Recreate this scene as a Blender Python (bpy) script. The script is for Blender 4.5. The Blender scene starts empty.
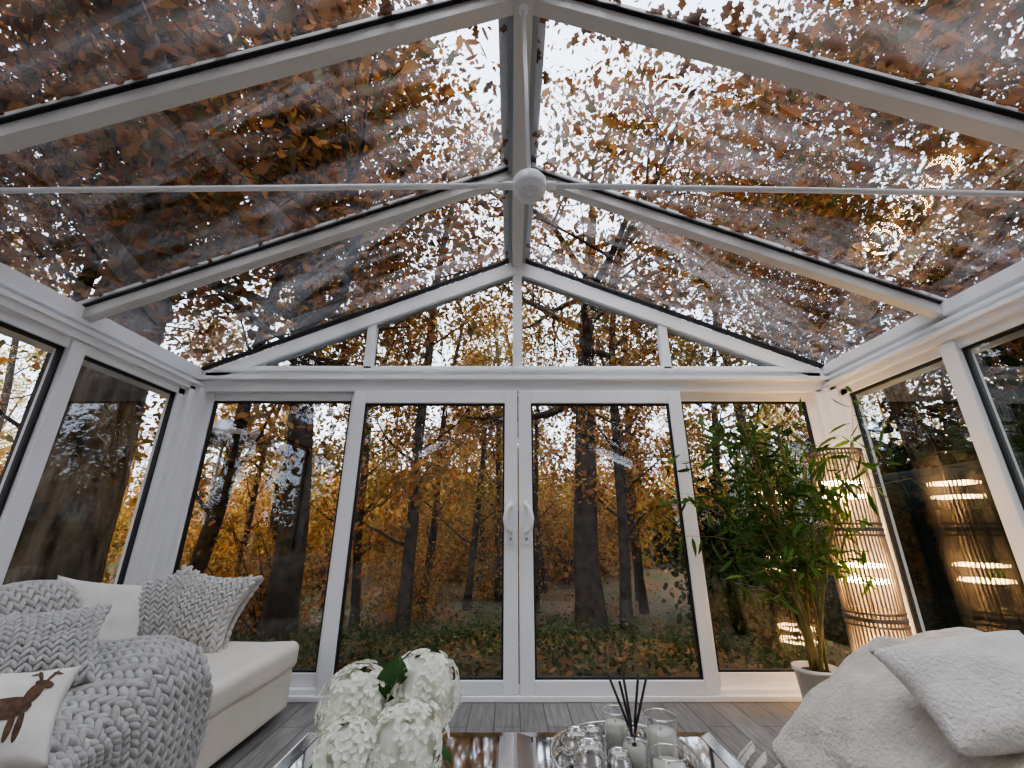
import bpy, bmesh, math, random
import numpy as np
from mathutils import Vector, Matrix, Euler, noise

random.seed(3)
scene = bpy.context.scene
try:
    scene.view_settings.view_transform = 'AgX'
    scene.view_settings.look = 'AgX - Medium High Contrast'
    scene.view_settings.exposure = 0.0
except Exception as e:
    print(e)

# ------------------------------------------------------------------ materials
def new_mat(name):
    m = bpy.data.materials.new(name); m.use_nodes = True
    nt = m.node_tree
    return m, nt, nt.nodes.get('Principled BSDF')

def pmat(name, col, rough=0.5, metal=0.0, noise_amt=0.0, nscale=8.0, bump=0.0, bscale=30.0, bdist=0.01, spec=0.5, col2=None, sheen=0.0, stretch=None):
    m, nt, b = new_mat(name)
    b.inputs['Base Color'].default_value = (*col, 1)
    b.inputs['Roughness'].default_value = rough
    b.inputs['Metallic'].default_value = metal
    b.inputs['Specular IOR Level'].default_value = spec
    if sheen: b.inputs['Sheen Weight'].default_value = sheen
    tc = nt.nodes.new('ShaderNodeTexCoord')
    src = tc.outputs['Object']
    if stretch:
        mp = nt.nodes.new('ShaderNodeMapping'); mp.inputs['Scale'].default_value = stretch
        nt.links.new(src, mp.inputs[0]); src = mp.outputs[0]
    if col2 is None:
        col2 = tuple(c * (1 - noise_amt) for c in col)
    if noise_amt or col2 != col:
        n = nt.nodes.new('ShaderNodeTexNoise'); n.inputs['Scale'].default_value = nscale; n.inputs['Detail'].default_value = 5
        r = nt.nodes.new('ShaderNodeValToRGB')
        r.color_ramp.elements[0].position = 0.35; r.color_ramp.elements[1].position = 0.65
        r.color_ramp.elements[0].color = (*col2, 1); r.color_ramp.elements[1].color = (*col, 1)
        nt.links.new(src, n.inputs['Vector']); nt.links.new(n.outputs['Fac'], r.inputs[0]); nt.links.new(r.outputs[0], b.inputs['Base Color'])
    if bump:
        n2 = nt.nodes.new('ShaderNodeTexNoise'); n2.inputs['Scale'].default_value = bscale; n2.inputs['Detail'].default_value = 4
        bp = nt.nodes.new('ShaderNodeBump'); bp.inputs['Strength'].default_value = bump; bp.inputs['Distance'].default_value = bdist
        nt.links.new(src, n2.inputs['Vector']); nt.links.new(n2.outputs['Fac'], bp.inputs['Height']); nt.links.new(bp.outputs[0], b.inputs['Normal'])
    return m

def glass_pane(name, tint=(0.95, 0.97, 0.97), base=0.07, k=0.75, p=4.0, rough=0.0, streaks=0.0):
    m, nt, b = new_mat(name); nt.nodes.remove(b)
    out = nt.nodes['Material Output']
    tr = nt.nodes.new('ShaderNodeBsdfTransparent'); tr.inputs[0].default_value = (*tint, 1)
    gl = nt.nodes.new('ShaderNodeBsdfGlossy'); gl.inputs['Roughness'].default_value = rough; gl.inputs[0].default_value = (0.95, 0.97, 1, 1)
    lw = nt.nodes.new('ShaderNodeLayerWeight'); lw.inputs['Blend'].default_value = 0.5
    pw = nt.nodes.new('ShaderNodeMath'); pw.operation = 'POWER'; pw.inputs[1].default_value = p
    ma = nt.nodes.new('ShaderNodeMath'); ma.operation = 'MULTIPLY_ADD'; ma.inputs[1].default_value = k; ma.inputs[2].default_value = base
    mx = nt.nodes.new('ShaderNodeMixShader')
    nt.links.new(lw.outputs['Facing'], pw.inputs[0]); nt.links.new(pw.outputs[0], ma.inputs[0]); nt.links.new(ma.outputs[0], mx.inputs[0])
    nt.links.new(tr.outputs[0], mx.inputs[1]); nt.links.new(gl.outputs[0], mx.inputs[2])
    last = mx.outputs[0]
    if streaks:  # pale noise streaks mixed into the glass, standing in for streaky reflections
        tc = nt.nodes.new('ShaderNodeTexCoord'); mp = nt.nodes.new('ShaderNodeMapping'); mp.inputs['Scale'].default_value = (0.7, 5, 1)
        nz = nt.nodes.new('ShaderNodeTexNoise'); nz.inputs['Scale'].default_value = 2.0; nz.inputs['Detail'].default_value = 6
        mr = nt.nodes.new('ShaderNodeMapRange'); mr.inputs[1].default_value = .42; mr.inputs[2].default_value = .75; mr.inputs[3].default_value = 0.0; mr.inputs[4].default_value = streaks
        tl = nt.nodes.new('ShaderNodeBsdfTranslucent'); tl.inputs[0].default_value = (.8,.83,.88,1)
        m2 = nt.nodes.new('ShaderNodeMixShader')
        nt.links.new(tc.outputs['Object'], mp.inputs[0]); nt.links.new(mp.outputs[0], nz.inputs['Vector']); nt.links.new(nz.outputs['Fac'], mr.inputs[0])
        nt.links.new(mr.outputs[0], m2.inputs[0]); nt.links.new(last, m2.inputs[1]); nt.links.new(tl.outputs[0], m2.inputs[2]); last = m2.outputs[0]
    nt.links.new(last, out.inputs[0])
    return m

def leaf_mat(name, cols, trans=0.45):
    m, nt, b = new_mat(name); nt.nodes.remove(b)
    out = nt.nodes['Material Output']
    g = nt.nodes.new('ShaderNodeNewGeometry')
    r = nt.nodes.new('ShaderNodeValToRGB'); cr = r.color_ramp
    n = len(cols)
    cr.elements[0].position = 0; cr.elements[0].color = (*cols[0], 1)
    cr.elements[1].position = 1; cr.elements[1].color = (*cols[-1], 1)
    for i in range(1, n - 1):
        e = cr.elements.new(i / (n - 1)); e.color = (*cols[i], 1)
    d = nt.nodes.new('ShaderNodeBsdfDiffuse'); t = nt.nodes.new('ShaderNodeBsdfTranslucent')
    mx = nt.nodes.new('ShaderNodeMixShader'); mx.inputs[0].default_value = trans
    nt.links.new(g.outputs['Random Per Island'], r.inputs[0])
    nt.links.new(r.outputs[0], d.inputs[0]); nt.links.new(r.outputs[0], t.inputs[0])
    nt.links.new(d.outputs[0], mx.inputs[1]); nt.links.new(t.outputs[0], mx.inputs[2]); nt.links.new(mx.outputs[0], out.inputs[0])
    return m

def emit(name, col, s):
    m, nt, b = new_mat(name)
    b.inputs['Base Color'].default_value = (*col, 1)
    b.inputs['Emission Color'].default_value = (*col, 1); b.inputs['Emission Strength'].default_value = s
    return m

M_UPVC = pmat('white_upvc', (0.87, 0.875, 0.88), 0.35, noise_amt=0.03, nscale=3)
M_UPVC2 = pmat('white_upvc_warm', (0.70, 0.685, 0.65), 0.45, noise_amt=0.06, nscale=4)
M_GASKET = pmat('black_gasket', (0.015, 0.016, 0.017), 0.5)
M_GREY = pmat('grey_aluminium', (0.38, 0.42, 0.44), 0.4, metal=0.3)
M_GLASS = glass_pane('window_glass', base=0.05)
M_DGLASS = glass_pane('side_window_glass', (0.92, 0.95, 0.93), base=0.085, k=.7, p=3.5)
M_RGLASS = glass_pane('roof_glass', (0.88, 0.91, 0.94), 0.10, 0.6, 3.0, streaks=0.14)
M_BARK = pmat('bark', (0.20, 0.16, 0.12), 0.95, col2=(0.04, 0.031, 0.024), nscale=9, bump=1.0, bscale=14, bdist=0.08, stretch=(1, 1, 0.25), spec=0.1)
M_BARK2 = pmat('bark_slim', (0.085, 0.064, 0.047), 0.95, col2=(0.025, 0.02, 0.015), nscale=6, spec=0.1)
M_PLASTER = pmat('plaster_wall', (0.62, 0.60, 0.57), 0.9, noise_amt=0.05)
M_LEATHER = pmat('cream_leather', (0.78, 0.73, 0.63), 0.42, noise_amt=0.06, nscale=5, bump=0.25, bscale=60, bdist=0.003)
M_KNITG = pmat('grey_chunky_wool', (0.56, 0.55, 0.525), 0.95, col2=(0.44, 0.43, 0.41), nscale=30, bump=0.6, bscale=150, bdist=0.004, sheen=0.2, spec=0.1)
M_KNITB = pmat('pale_grey_wool', (0.62, 0.60, 0.565), 0.95, col2=(0.50, 0.48, 0.45), nscale=30, bump=0.6, bscale=150, bdist=0.004, sheen=0.2, spec=0.1)
M_FLEECE = pmat('cream_fleece', (0.66, 0.605, 0.53), 0.98, col2=(0.54, 0.49, 0.42), nscale=12, bump=1.0, bscale=60, bdist=0.016, sheen=0.3, spec=0.05)
M_FLEECE2 = pmat('white_fleece', (0.74, 0.695, 0.63), 0.98, col2=(0.63, 0.585, 0.52), nscale=14, bump=1.0, bscale=80, bdist=0.014, sheen=0.3, spec=0.05)
M_LINEN = pmat('white_linen', (0.78, 0.74, 0.68), 0.9, noise_amt=0.08, nscale=20, bump=0.3, bscale=200, bdist=0.002)
M_BROWN = pmat('deer_print_brown', (0.16, 0.09, 0.055), 0.9, noise_amt=0.5, nscale=60)
M_MIRROR = pmat('mirror_top', (0.85, 0.87, 0.88), 0.05, metal=1.0)
M_SILVER = pmat('silver_metal', (0.70, 0.69, 0.67), 0.14, metal=1.0)
M_WAX = pmat('candle_wax', (0.60, 0.56, 0.48), 0.5)
M_BLACK = pmat('black_reed', (0.02, 0.018, 0.016), 0.7)
M_POT = pmat('white_ceramic_pot', (0.74, 0.73, 0.70), 0.35)
M_SOIL = pmat('soil', (0.05, 0.035, 0.02), 0.95)
M_CANE = pmat('bamboo_cane', (0.30, 0.24, 0.08), 0.5, col2=(0.14, 0.13, 0.04), nscale=12)
M_PETAL = leaf_mat('hydrangea_petals', [(0.90, 0.89, 0.78), (0.94, 0.92, 0.83), (0.85, 0.86, 0.72), (0.95, 0.93, 0.86)], 0.25)
M_GREENLEAF = pmat('hydrangea_leaf', (0.05, 0.16, 0.03), 0.4, col2=(0.03, 0.10, 0.02), nscale=10)
M_SLAT = pmat('lamp_slats', (0.33, 0.28, 0.23), 0.5, col2=(0.20, 0.17, 0.14), nscale=20)
M_LAMPRING = pmat('lamp_ring', (0.20, 0.17, 0.14), 0.4, metal=0.6)
M_LED = emit('warm_led', (1.0, 0.60, 0.26), 110)
M_SHED = pmat('dark_green_shed', (0.010, 0.015, 0.013), 0.8, noise_amt=0.4, nscale=3, spec=0.1)
M_CANVAS = pmat('parasol_canvas', (0.78, 0.79, 0.80), 0.9)
M_VGLASS = glass_pane('vase_glass', (0.90, 0.92, 0.91), 0.10, 0.7, 3.0)

OAKC = [(0.25, 0.085, 0.026), (0.075, 0.040, 0.021), (0.38, 0.135, 0.036), (0.14, 0.12, 0.04), (0.19, 0.076, 0.028), (0.095, 0.10, 0.032), (0.46, 0.19, 0.05), (0.12, 0.056, 0.025)]
FORC = [(0.54, 0.20, 0.05), (0.22, 0.095, 0.03), (0.66, 0.31, 0.08), (0.28, 0.21, 0.055), (0.14, 0.12, 0.04), (0.58, 0.23, 0.055), (0.20, 0.18, 0.05), (0.70, 0.40, 0.11), (0.42, 0.165, 0.045)]
YELC = [(0.60, 0.42, 0.09), (0.34, 0.29, 0.07), (0.66, 0.42, 0.10), (0.18, 0.21, 0.06), (0.52, 0.25, 0.06), (0.24, 0.24, 0.06)]
GRNC = [(0.06, 0.09, 0.035), (0.09, 0.12, 0.045), (0.04, 0.06, 0.023), (0.14, 0.14, 0.05)]
M_LOAK = leaf_mat('oak_leaves', OAKC, 0.5)
M_LFOR = leaf_mat('woodland_leaves', FORC, 0.5)
M_LYEL = leaf_mat('yellow_leaves', YELC, 0.5)
M_LGRN = leaf_mat('evergreen_leaves', [(c[0]*.42, c[1]*.45, c[2]*.5) for c in GRNC], 0.2)
M_LFERN = leaf_mat('fern_leaves', GRNC, 0.3)
M_LBAM = leaf_mat('bamboo_leaves', [(0.06, 0.13, 0.03), (0.11, 0.20, 0.05), (0.035, 0.085, 0.02), (0.17, 0.25, 0.07)], 0.3)
M_LFALL = leaf_mat('fallen_leaf', [(0.20, 0.08, 0.025), (0.33, 0.15, 0.05), (0.10, 0.045, 0.02), (0.28, 0.10, 0.03)], 0.35)
M_LITTER = leaf_mat('litter_leaf', [(0.24, 0.12, 0.05), (0.13, 0.09, 0.04), (0.34, 0.16, 0.06), (0.12, 0.11, 0.05), (0.28, 0.18, 0.08)], 0.2)

# ------------------------------------------------------------------ builder
class B:
    def __init__(s): s.v = []; s.f = []; s.m = []; s.sm = []; s.mats = []; s.n = 0
    def mi(s, mat):
        if mat not in s.mats: s.mats.append(mat)
        return s.mats.index(mat)
    def add(s, vs, fs, mat, smooth=False):
        k = s.mi(mat); o = s.n
        s.v.extend([tuple(map(float, p)) for p in vs]); s.n += len(vs)
        for f in fs:
            s.f.append(tuple(i + o for i in f)); s.m.append(k); s.sm.append(smooth)
    def box(s, lo, hi, mat):
        x0, y0, z0 = lo; x1, y1, z1 = hi
        vs = [(x0,y0,z0),(x1,y0,z0),(x1,y1,z0),(x0,y1,z0),(x0,y0,z1),(x1,y0,z1),(x1,y1,z1),(x0,y1,z1)]
        s.add(vs, [(0,3,2,1),(4,5,6,7),(0,1,5,4),(1,2,6,5),(2,3,7,6),(3,0,4,7)], mat)
    def prism(s, poly, y0, y1, mat):   # poly in xz
        n = len(poly)
        vs = [(p[0], y0, p[1]) for p in poly] + [(p[0], y1, p[1]) for p in poly]
        fs = [tuple(range(n)), tuple(range(2*n-1, n-1, -1))] + [(i, i+n, (i+1)%n+n, (i+1)%n) for i in range(n)]
        s.add(vs, fs, mat)
    def tube(s, pts, rad, mat, sides=8, cap=True, smooth=True):
        pts = [Vector(p) for p in pts]; n = len(pts)
        if not hasattr(rad, '__len__'): rad = [rad] * n
        vs = []; fs = []
        ref = None
        for i, p in enumerate(pts):
            t = (pts[min(i+1, n-1)] - pts[max(i-1, 0)])
            if t.length < 1e-9: t = Vector((0,0,1))
            t.normalize()
            if ref is None:
                ref = Vector((1,0,0)) if abs(t.x) < 0.8 else Vector((0,1,0))
            a = (ref - t * ref.dot(t))
            if a.length < 1e-4: a = t.orthogonal()
            a.normalize(); b = t.cross(a); ref = a
            for k in range(sides):
                an = 2*math.pi*k/sides
                vs.append(p + (a*math.cos(an) + b*math.sin(an)) * rad[i])
        for i in range(n-1):
            for k in range(sides):
                k2 = (k+1) % sides
                fs.append((i*sides+k, i*sides+k2, (i+1)*sides+k2, (i+1)*sides+k))
        if cap:
            fs.append(tuple(range(sides-1, -1, -1))); fs.append(tuple((n-1)*sides+k for k in range(sides)))
        s.add(vs, fs, mat, smooth)
    def ring(s, c, R, r, mat, n=40, sides=6):
        vs = []; fs = []
        for i in range(n):
            a = 2*math.pi*i/n
            for k in range(sides):
                b = 2*math.pi*k/sides
                rr = R + r*math.cos(b); z = r*math.sin(b)
                vs.append((c[0]+rr*math.cos(a), c[1]+rr*math.sin(a), c[2]+z))
        for i in range(n):
            for k in range(sides):
                fs.append((i*sides+k, ((i+1)%n)*sides+k, ((i+1)%n)*sides+(k+1)%sides, i*sides+(k+1)%sides))
        s.add(vs, fs, mat, True)
    def lathe(s, c, prof, mat, n=32, smooth=True):
        vs = []; fs = []
        for (r, z) in prof:
            for i in range(n):
                a = 2*math.pi*i/n
                vs.append((c[0]+r*math.cos(a), c[1]+r*math.sin(a), c[2]+z))
        for j in range(len(prof)-1):
            for i in range(n):
                i2 = (i+1) % n
                fs.append((j*n+i, j*n+i2, (j+1)*n+i2, (j+1)*n+i))
        fs.append(tuple(range(n-1, -1, -1))); fs.append(tuple((len(prof)-1)*n+i for i in range(n)))
        s.add(vs, fs, mat, smooth)
    def grid(s, fn, nu, nv, mat, smooth=True, flip=False):
        vs = [fn(i/nu, j/nv) for j in range(nv+1) for i in range(nu+1)]
        fs = []
        for j in range(nv):
            for i in range(nu):
                a = j*(nu+1)+i
                q = (a, a+1, a+nu+2, a+nu+1)
                fs.append(q[::-1] if flip else q)
        s.add(vs, fs, mat, smooth)
    def rbox(s, lo, hi, r, mat, fn=None, inner=6, smooth=True):
        c = [(a+b)/2 for a, b in zip(lo, hi)]; h = [(b-a)/2 for a, b in zip(lo, hi)]
        def coords(hh):
            e = [hh - r + r*math.tan(math.pi/4*k/4) for k in range(1, 5)]
            mid = list(np.linspace(-(hh-r), hh-r, inner+1))
            return [-x for x in e[::-1]] + mid + e
        for ax in range(3):
            u, w = (ax+1) % 3, (ax+2) % 3
            cu, cw = coords(h[u]), coords(h[w])
            for sg in (-1, 1):
                vs = []; fs = []
                for b_ in cw:
                    for a_ in cu:
                        p = [0,0,0]; p[ax] = sg*h[ax]; p[u] = a_; p[w] = b_
                        q = [max(-(h[i]-r), min(h[i]-r, p[i])) for i in range(3)]
                        d = Vector(p) - Vector(q)
                        if d.length > 1e-9: d.normalize()
                        o = Vector(q) + d*r + Vector(c)
                        if fn: o = fn(o, d)
                        vs.append(o)
                n1 = len(cu)
                for j in range(len(cw)-1):
                    for i in range(n1-1):
                        a = j*n1+i
                        q4 = (a, a+1, a+n1+1, a+n1)
                        fs.append(q4 if sg > 0 else q4[::-1])
                s.add(vs, fs, mat, smooth)
    def build(s, name, parent=None, bevel=0.0, merge=False, matrix=None):
        me = bpy.data.meshes.new(name)
        me.from_pydata(s.v, [], s.f)
        me.polygons.foreach_set('material_index', s.m)
        me.polygons.foreach_set('use_smooth', s.sm)
        for m in s.mats: me.materials.append(m)
        if merge:
            bm = bmesh.new(); bm.from_mesh(me); bmesh.ops.remove_doubles(bm, verts=bm.verts, dist=2e-4); bm.to_mesh(me); bm.free()
        me.update()
        o = bpy.data.objects.new(name, me); scene.collection.objects.link(o)
        if parent: o.parent = parent
        if matrix is not None: o.matrix_world = matrix
        if bevel:
            md = o.modifiers.new('bevel', 'BEVEL'); md.width = bevel; md.segments = 2; md.limit_method = 'ANGLE'; md.angle_limit = math.radians(40)
        return o

def empty(name, loc=(0,0,0)):
    o = bpy.data.objects.new(name, None); scene.collection.objects.link(o); o.location = loc; return o

HEX = np.array([(0,0,0),(.24,.28,.05),(.26,.62,.06),(0,1,0),(-.24,.66,.06),(-.26,.3,.05)])
OAKL = np.array([(0,0,0),(.10,.16,.01),(.24,.30,.05),(.13,.42,.02),(.30,.60,.06),(.14,.74,.02),(.12,.92,.0),(-.12,.92,.0),(-.14,.74,.02),(-.30,.58,.06),(-.13,.42,.02),(-.24,.28,.05),(-.10,.16,.01)])
BEECH = np.array([(0,0,0),(.16,.16,.03),(.25,.42,.07),(.20,.68,.05),(.07,.92,.0),(0,1,-.03),(-.07,.90,.0),(-.21,.66,.05),(-.26,.40,.07),(-.15,.15,.03)])
NAR = np.array([(0,0,0),(.055,.3,.01),(.045,.7,-.02),(0,1,-.08),(-.045,.7,-.02),(-.055,.3,.01)])
def leaves(name, C, size, mat, rng, parent=None, flat=0.0, shape=HEX, droop=None, var=0.35, normals=None):
    C = np.asarray(C, float); N = len(C); K = len(shape)
    n = rng.normal(size=(N,3)); n[:,2] += flat
    if normals is not None: n = n*0.12 + normals
    n /= np.linalg.norm(n, axis=1)[:,None]
    a = rng.normal(size=(N,3))
    if droop is not None: a[:,2] -= droop
    a -= n*(a*n).sum(1)[:,None]; a /= np.linalg.norm(a, axis=1)[:,None]
    b = np.cross(n, a)
    s = size*(1 + var*rng.uniform(-1,1,N))
    curl = rng.uniform(-1, 3.0, N)
    V = C[:,None,:] + s[:,None,None]*(shape[None,:,0,None]*b[:,None,:] + shape[None,:,1,None]*a[:,None,:] + (shape[None,:,2]*curl[:,None])[:,:,None]*n[:,None,:])
    me = bpy.data.meshes.new(name)
    me.vertices.add(N*K); me.vertices.foreach_set('co', V.astype(np.float32).ravel())
    me.loops.add(N*K); me.loops.foreach_set('vertex_index', np.arange(N*K, dtype=np.int32))
    me.polygons.add(N); me.polygons.foreach_set('loop_start', (np.arange(N)*K).astype(np.int32))
    me.materials.append(mat); me.update(calc_edges=True); me.validate()
    o = bpy.data.objects.new(name, me); scene.collection.objects.link(o)
    if parent: o.parent = parent
    return o

# ------------------------------------------------------------------ room
YF = 3.25; YB = -2.6
WX = {-1: 2.60, 1: 2.53}
SL = 0.42; ZR = 3.32; EZ = 2.215
rafters = [2.26, 1.25, 0.25, -0.75, -1.75]
def zr(x): return ZR - SL*abs(x)

# floor
m, nt, b = new_mat('grey_wood_planks')
tc = nt.nodes.new('ShaderNodeTexCoord'); mp = nt.nodes.new('ShaderNodeMapping'); mp.inputs['Rotation'].default_value = (0,0,math.pi/2)
br = nt.nodes.new('ShaderNodeTexBrick'); br.offset = 0.37
br.inputs['Color1'].default_value = (0.25,0.232,0.215,1); br.inputs['Color2'].default_value = (0.165,0.152,0.14,1); br.inputs['Mortar'].default_value = (0.05,0.047,0.044,1)
br.inputs['Scale'].default_value = 1.0; br.inputs['Mortar Size'].default_value = 0.004; br.inputs['Brick Width'].default_value = 0.95; br.inputs['Row Height'].default_value = 0.15
nt.links.new(tc.outputs['Object'], mp.inputs[0]); nt.links.new(mp.outputs[0], br.inputs['Vector'])
mp2 = nt.nodes.new('ShaderNodeMapping'); mp2.inputs['Scale'].default_value = (28, 2.2, 1)
nz = nt.nodes.new('ShaderNodeTexNoise'); nz.inputs['Scale'].default_value = 2; nz.inputs['Detail'].default_value = 6
nt.links.new(tc.outputs['Object'], mp2.inputs[0]); nt.links.new(mp2.outputs[0], nz.inputs['Vector'])
mr = nt.nodes.new('ShaderNodeMapRange'); mr.inputs[1].default_value = .3; mr.inputs[2].default_value = .7; mr.inputs[3].default_value = .6; mr.inputs[4].default_value = 1.25
mx = nt.nodes.new('ShaderNodeMix'); mx.data_type = 'RGBA'; mx.blend_type = 'MULTIPLY'; mx.inputs[0].default_value = 1
nt.links.new(nz.outputs['Fac'], mr.inputs[0]); nt.links.new(br.outputs['Color'], mx.inputs[6]); nt.links.new(mr.outputs[0], mx.inputs[7]); nt.links.new(mx.outputs[2], b.inputs['Base Color'])
b.inputs['Roughness'].default_value = 0.38
f = B(); f.box((-2.75, YB-0.1, -0.3), (2.70, YF+0.12, 0.0), m); f.build('floor')

# front wall : beam, corner posts, sill
w = B()
XL, XR = -WX[-1], WX[1]
w.box((XL-.08, YF-0.02, 2.10), (XR+.08, YF+0.12, 2.20), M_UPVC)
w.box((XL+.0, YF-0.06, 2.19), (XR-.0, YF+0.12, 2.222), M_UPVC)
w.box((XL+.03, YF-0.01, 2.222), (XR-.03, YF+0.06, 2.27), M_UPVC)
w.box((XL+.10, YF-0.04, 2.268), (XR-.10, YF+0.05, 2.295), M_UPVC)
w.box((XL-.08, YF-.07, 0), (XL+.07, YF+.12, 2.12), M_UPVC); w.box((XL-.08, YF-.13, 0), (XL+.03, YF-.05, 2.12), M_UPVC)
w.box((XR-.12, YF-.02, 0), (XR+.08, YF+.12, 2.12), M_UPVC); w.box((XR-.07, YF-.07, 0), (XR+.08, YF+.1, 2.12), M_UPVC); w.box((XR-.03, YF-.13, 0), (XR+.08, YF-.05, 2.12), M_UPVC)
w.box((XL, YF-0.05, 0.0), (XR, YF+0.12, 0.032), M_UPVC)
w.box((XL, YF-0.02, 0.03), (XR, YF+0.10, 0.06), M_UPVC)
w.build('wall_front', bevel=0.004)

g = B()
for sx in (-1, 1):
    W_ = WX[sx]
    g.prism([(0, zr(0)+0.04), (0, zr(0)-0.10), (sx*W_, zr(W_)-0.075), (sx*W_, zr(W_)+0.04)], YF-0.01, YF+0.08, M_UPVC)
    g.prism([(0, zr(0)-0.065), (0, zr(0)-0.115), (sx*2.1, zr(2.1)-0.10), (sx*2.1, zr(2.1)-0.05)], YF+0.02, YF+0.06, M_GREY)
    x0 = sx*1.25
    g.prism([(x0-.035, 2.29), (x0+.035, 2.29), (x0+.035, zr(x0)-.05), (x0-.035, zr(x0)-.05)], YF+0.0, YF+0.075, M_UPVC)
g.box((-.04, YF-0.005, 2.29), (.04, YF+0.075, 3.25), M_UPVC)
g.box((-2.25, YF+0.0, 2.29), (2.25, YF+0.075, 2.33), M_UPVC)
gw = g.build('window_1', bevel=0.004)
gg = B()
for off in (.03, .05): gg.add([(-2.3, YF+off, 2.29), (2.3, YF+off, 2.29), (0, YF+off, 3.25)], [(0,1,2)], M_DGLASS)
gg.build('gable_glass', gw)

def pane(name, x0, x1, z0, z1, y, st, dep, rail_b=None):
    rb = rail_b or st
    p = B()
    p.box((x0, y, z0), (x0+st, y+dep, z1), M_UPVC); p.box((x1-st, y, z0), (x1, y+dep, z1), M_UPVC)
    p.box((x0+st, y, z1-st), (x1-st, y+dep, z1), M_UPVC); p.box((x0+st, y, z0), (x1-st, y+dep, z0+rb), M_UPVC)
    o = p.build(name, bevel=0.006)
    q = B(); e = 0.013; a0, a1, b0, b1 = x0+st, x1-st, z0+rb, z1-st; yy = y+0.012
    q.box((a0, yy, b0), (a0+e, yy+.03, b1), M_GASKET); q.box((a1-e, yy, b0), (a1, yy+.03, b1), M_GASKET)
    q.box((a0, yy, b1-e), (a1, yy+.03, b1), M_GASKET); q.box((a0, yy, b0), (a1, yy+.03, b0+e), M_GASKET)
    q.build(name+'_gasket', o)
    r = B()
    for off in (.028, .046): r.add([(a0, y+off, b0), (a1, y+off, b0), (a1, y+off, b1), (a0, y+off, b1)], [(0,1,2,3)], M_GLASS)
    r.build(name+'_glass', o)
    return o
pane('window_2', -2.54, -1.29, 0.05, 2.10, YF+.03, 0.065, 0.06, 0.09)
pane('window_3', 1.27, 2.42, 0.05, 2.10, YF+.03, 0.065, 0.06, 0.09)
def handle(parent, xc, dirx):
    h = B(); z = 1.09; y = YF-0.045
    h.rbox((xc-.022, y-.014, z-.15), (xc+.022, y+.008, z+.15), 0.009, M_UPVC, inner=2)
    h.tube([(xc, y-.005, z+.12), (xc, y-.055, z+.12), (xc+dirx*.025, y-.075, z+.10), (xc+dirx*.040, y-.080, z+.03), (xc+dirx*.030, y-.075, z-.04), (xc, y-.055, z-.06), (xc, y-.005, z-.06)], .016, M_UPVC, 10)
    h.tube([(xc, y-.022, z-.11), (xc, y-.005, z-.11)], .011, M_GREY, 12)
    h.build('handle', parent, merge=True)
d1 = pane('door_1', -1.315, -0.004, 0.032, 2.095, YF-.04, 0.10, 0.065, 0.085); handle(d1, -.056, -1)
d2 = pane('door_2', 0.004, 1.305, 0.032, 2.095, YF-.04, 0.10, 0.065, 0.085); handle(d2, .056, 1)

# side walls
for sx, nm, wn in ((-1, 'wall_left', 4), (1, 'wall_right', 5)):
    XW = WX[sx]
    def bx(bb, xa, xb, y0, y1, z0, z1, mat):
        bb.box((min(sx*xa, sx*xb), y0, z0), (max(sx*xa, sx*xb), y1, z1), mat)
    s = B()
    bx(s, XW, XW+.12, YB, YF, 2.07, EZ, M_UPVC)
    bx(s, XW-.03, XW+.02, YB, YF-.0, 2.09, 2.14, M_UPVC)
    bx(s, XW-.05, XW+.02, YB, YF-.0, 2.135, 2.16, M_UPVC)
    bx(s, XW-.03, XW+.02, YB, YF-.0, EZ-.025, EZ, M_UPVC)
    bx(s, XW, XW+.10, YB, YF, 0, .10, M_UPVC)
    bx(s, XW-.02, XW+.02, YB, YF, .05, .16, M_UPVC)
    s.build(nm, bevel=0.004)
    q = B(); g2 = B(); ga = B(); TP = 2.03
    for yr in rafters:
        bx(q, XW-.02, XW+.08, yr-.045, yr+.045, .1, 2.08, M_UPVC)
    bx(q, XW, XW+.08, YF-.19, YF-.12, .1, 2.08, M_UPVC)
    bx(q, XW, XW+.06, YB, YF, .12, .19, M_UPVC); bx(q, XW, XW+.06, YB, YF, TP, 2.08, M_UPVC)
    o = q.build('window_%d' % wn, bevel=0.004)
    edges = [YF-.19] + rafters
    for i in range(len(edges)):
        hi = edges[i] - (.045 if i else 0); lo = (edges[i+1] + .045) if i+1 < len(edges) else YB
        e = .014
        bx(ga, XW+.015, XW+.045, lo, lo+e, .19, TP, M_GASKET); bx(ga, XW+.015, XW+.045, hi-e, hi, .19, TP, M_GASKET)
        bx(ga, XW+.015, XW+.045, lo, hi, TP-e, TP, M_GASKET); bx(ga, XW+.015, XW+.045, lo, hi, .19, .19+e, M_GASKET)
        for off in (.022, .040):
            X = sx*(XW+off)
            g2.add([(X, lo, .19), (X, hi, .19), (X, hi, TP), (X, lo, TP)], [(0,1,2,3)], M_DGLASS if sx > 0 else M_GLASS)
    ga.build('gasket', o); g2.build('glass', o)

# back (house) wall
bk = B(); bk.prism([(-2.72,-.1),(2.68,-.1),(2.68,2.20),(0,3.45),(-2.72,2.20)], YB-.25, YB, M_PLASTER); bk.build('wall_back')

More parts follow.
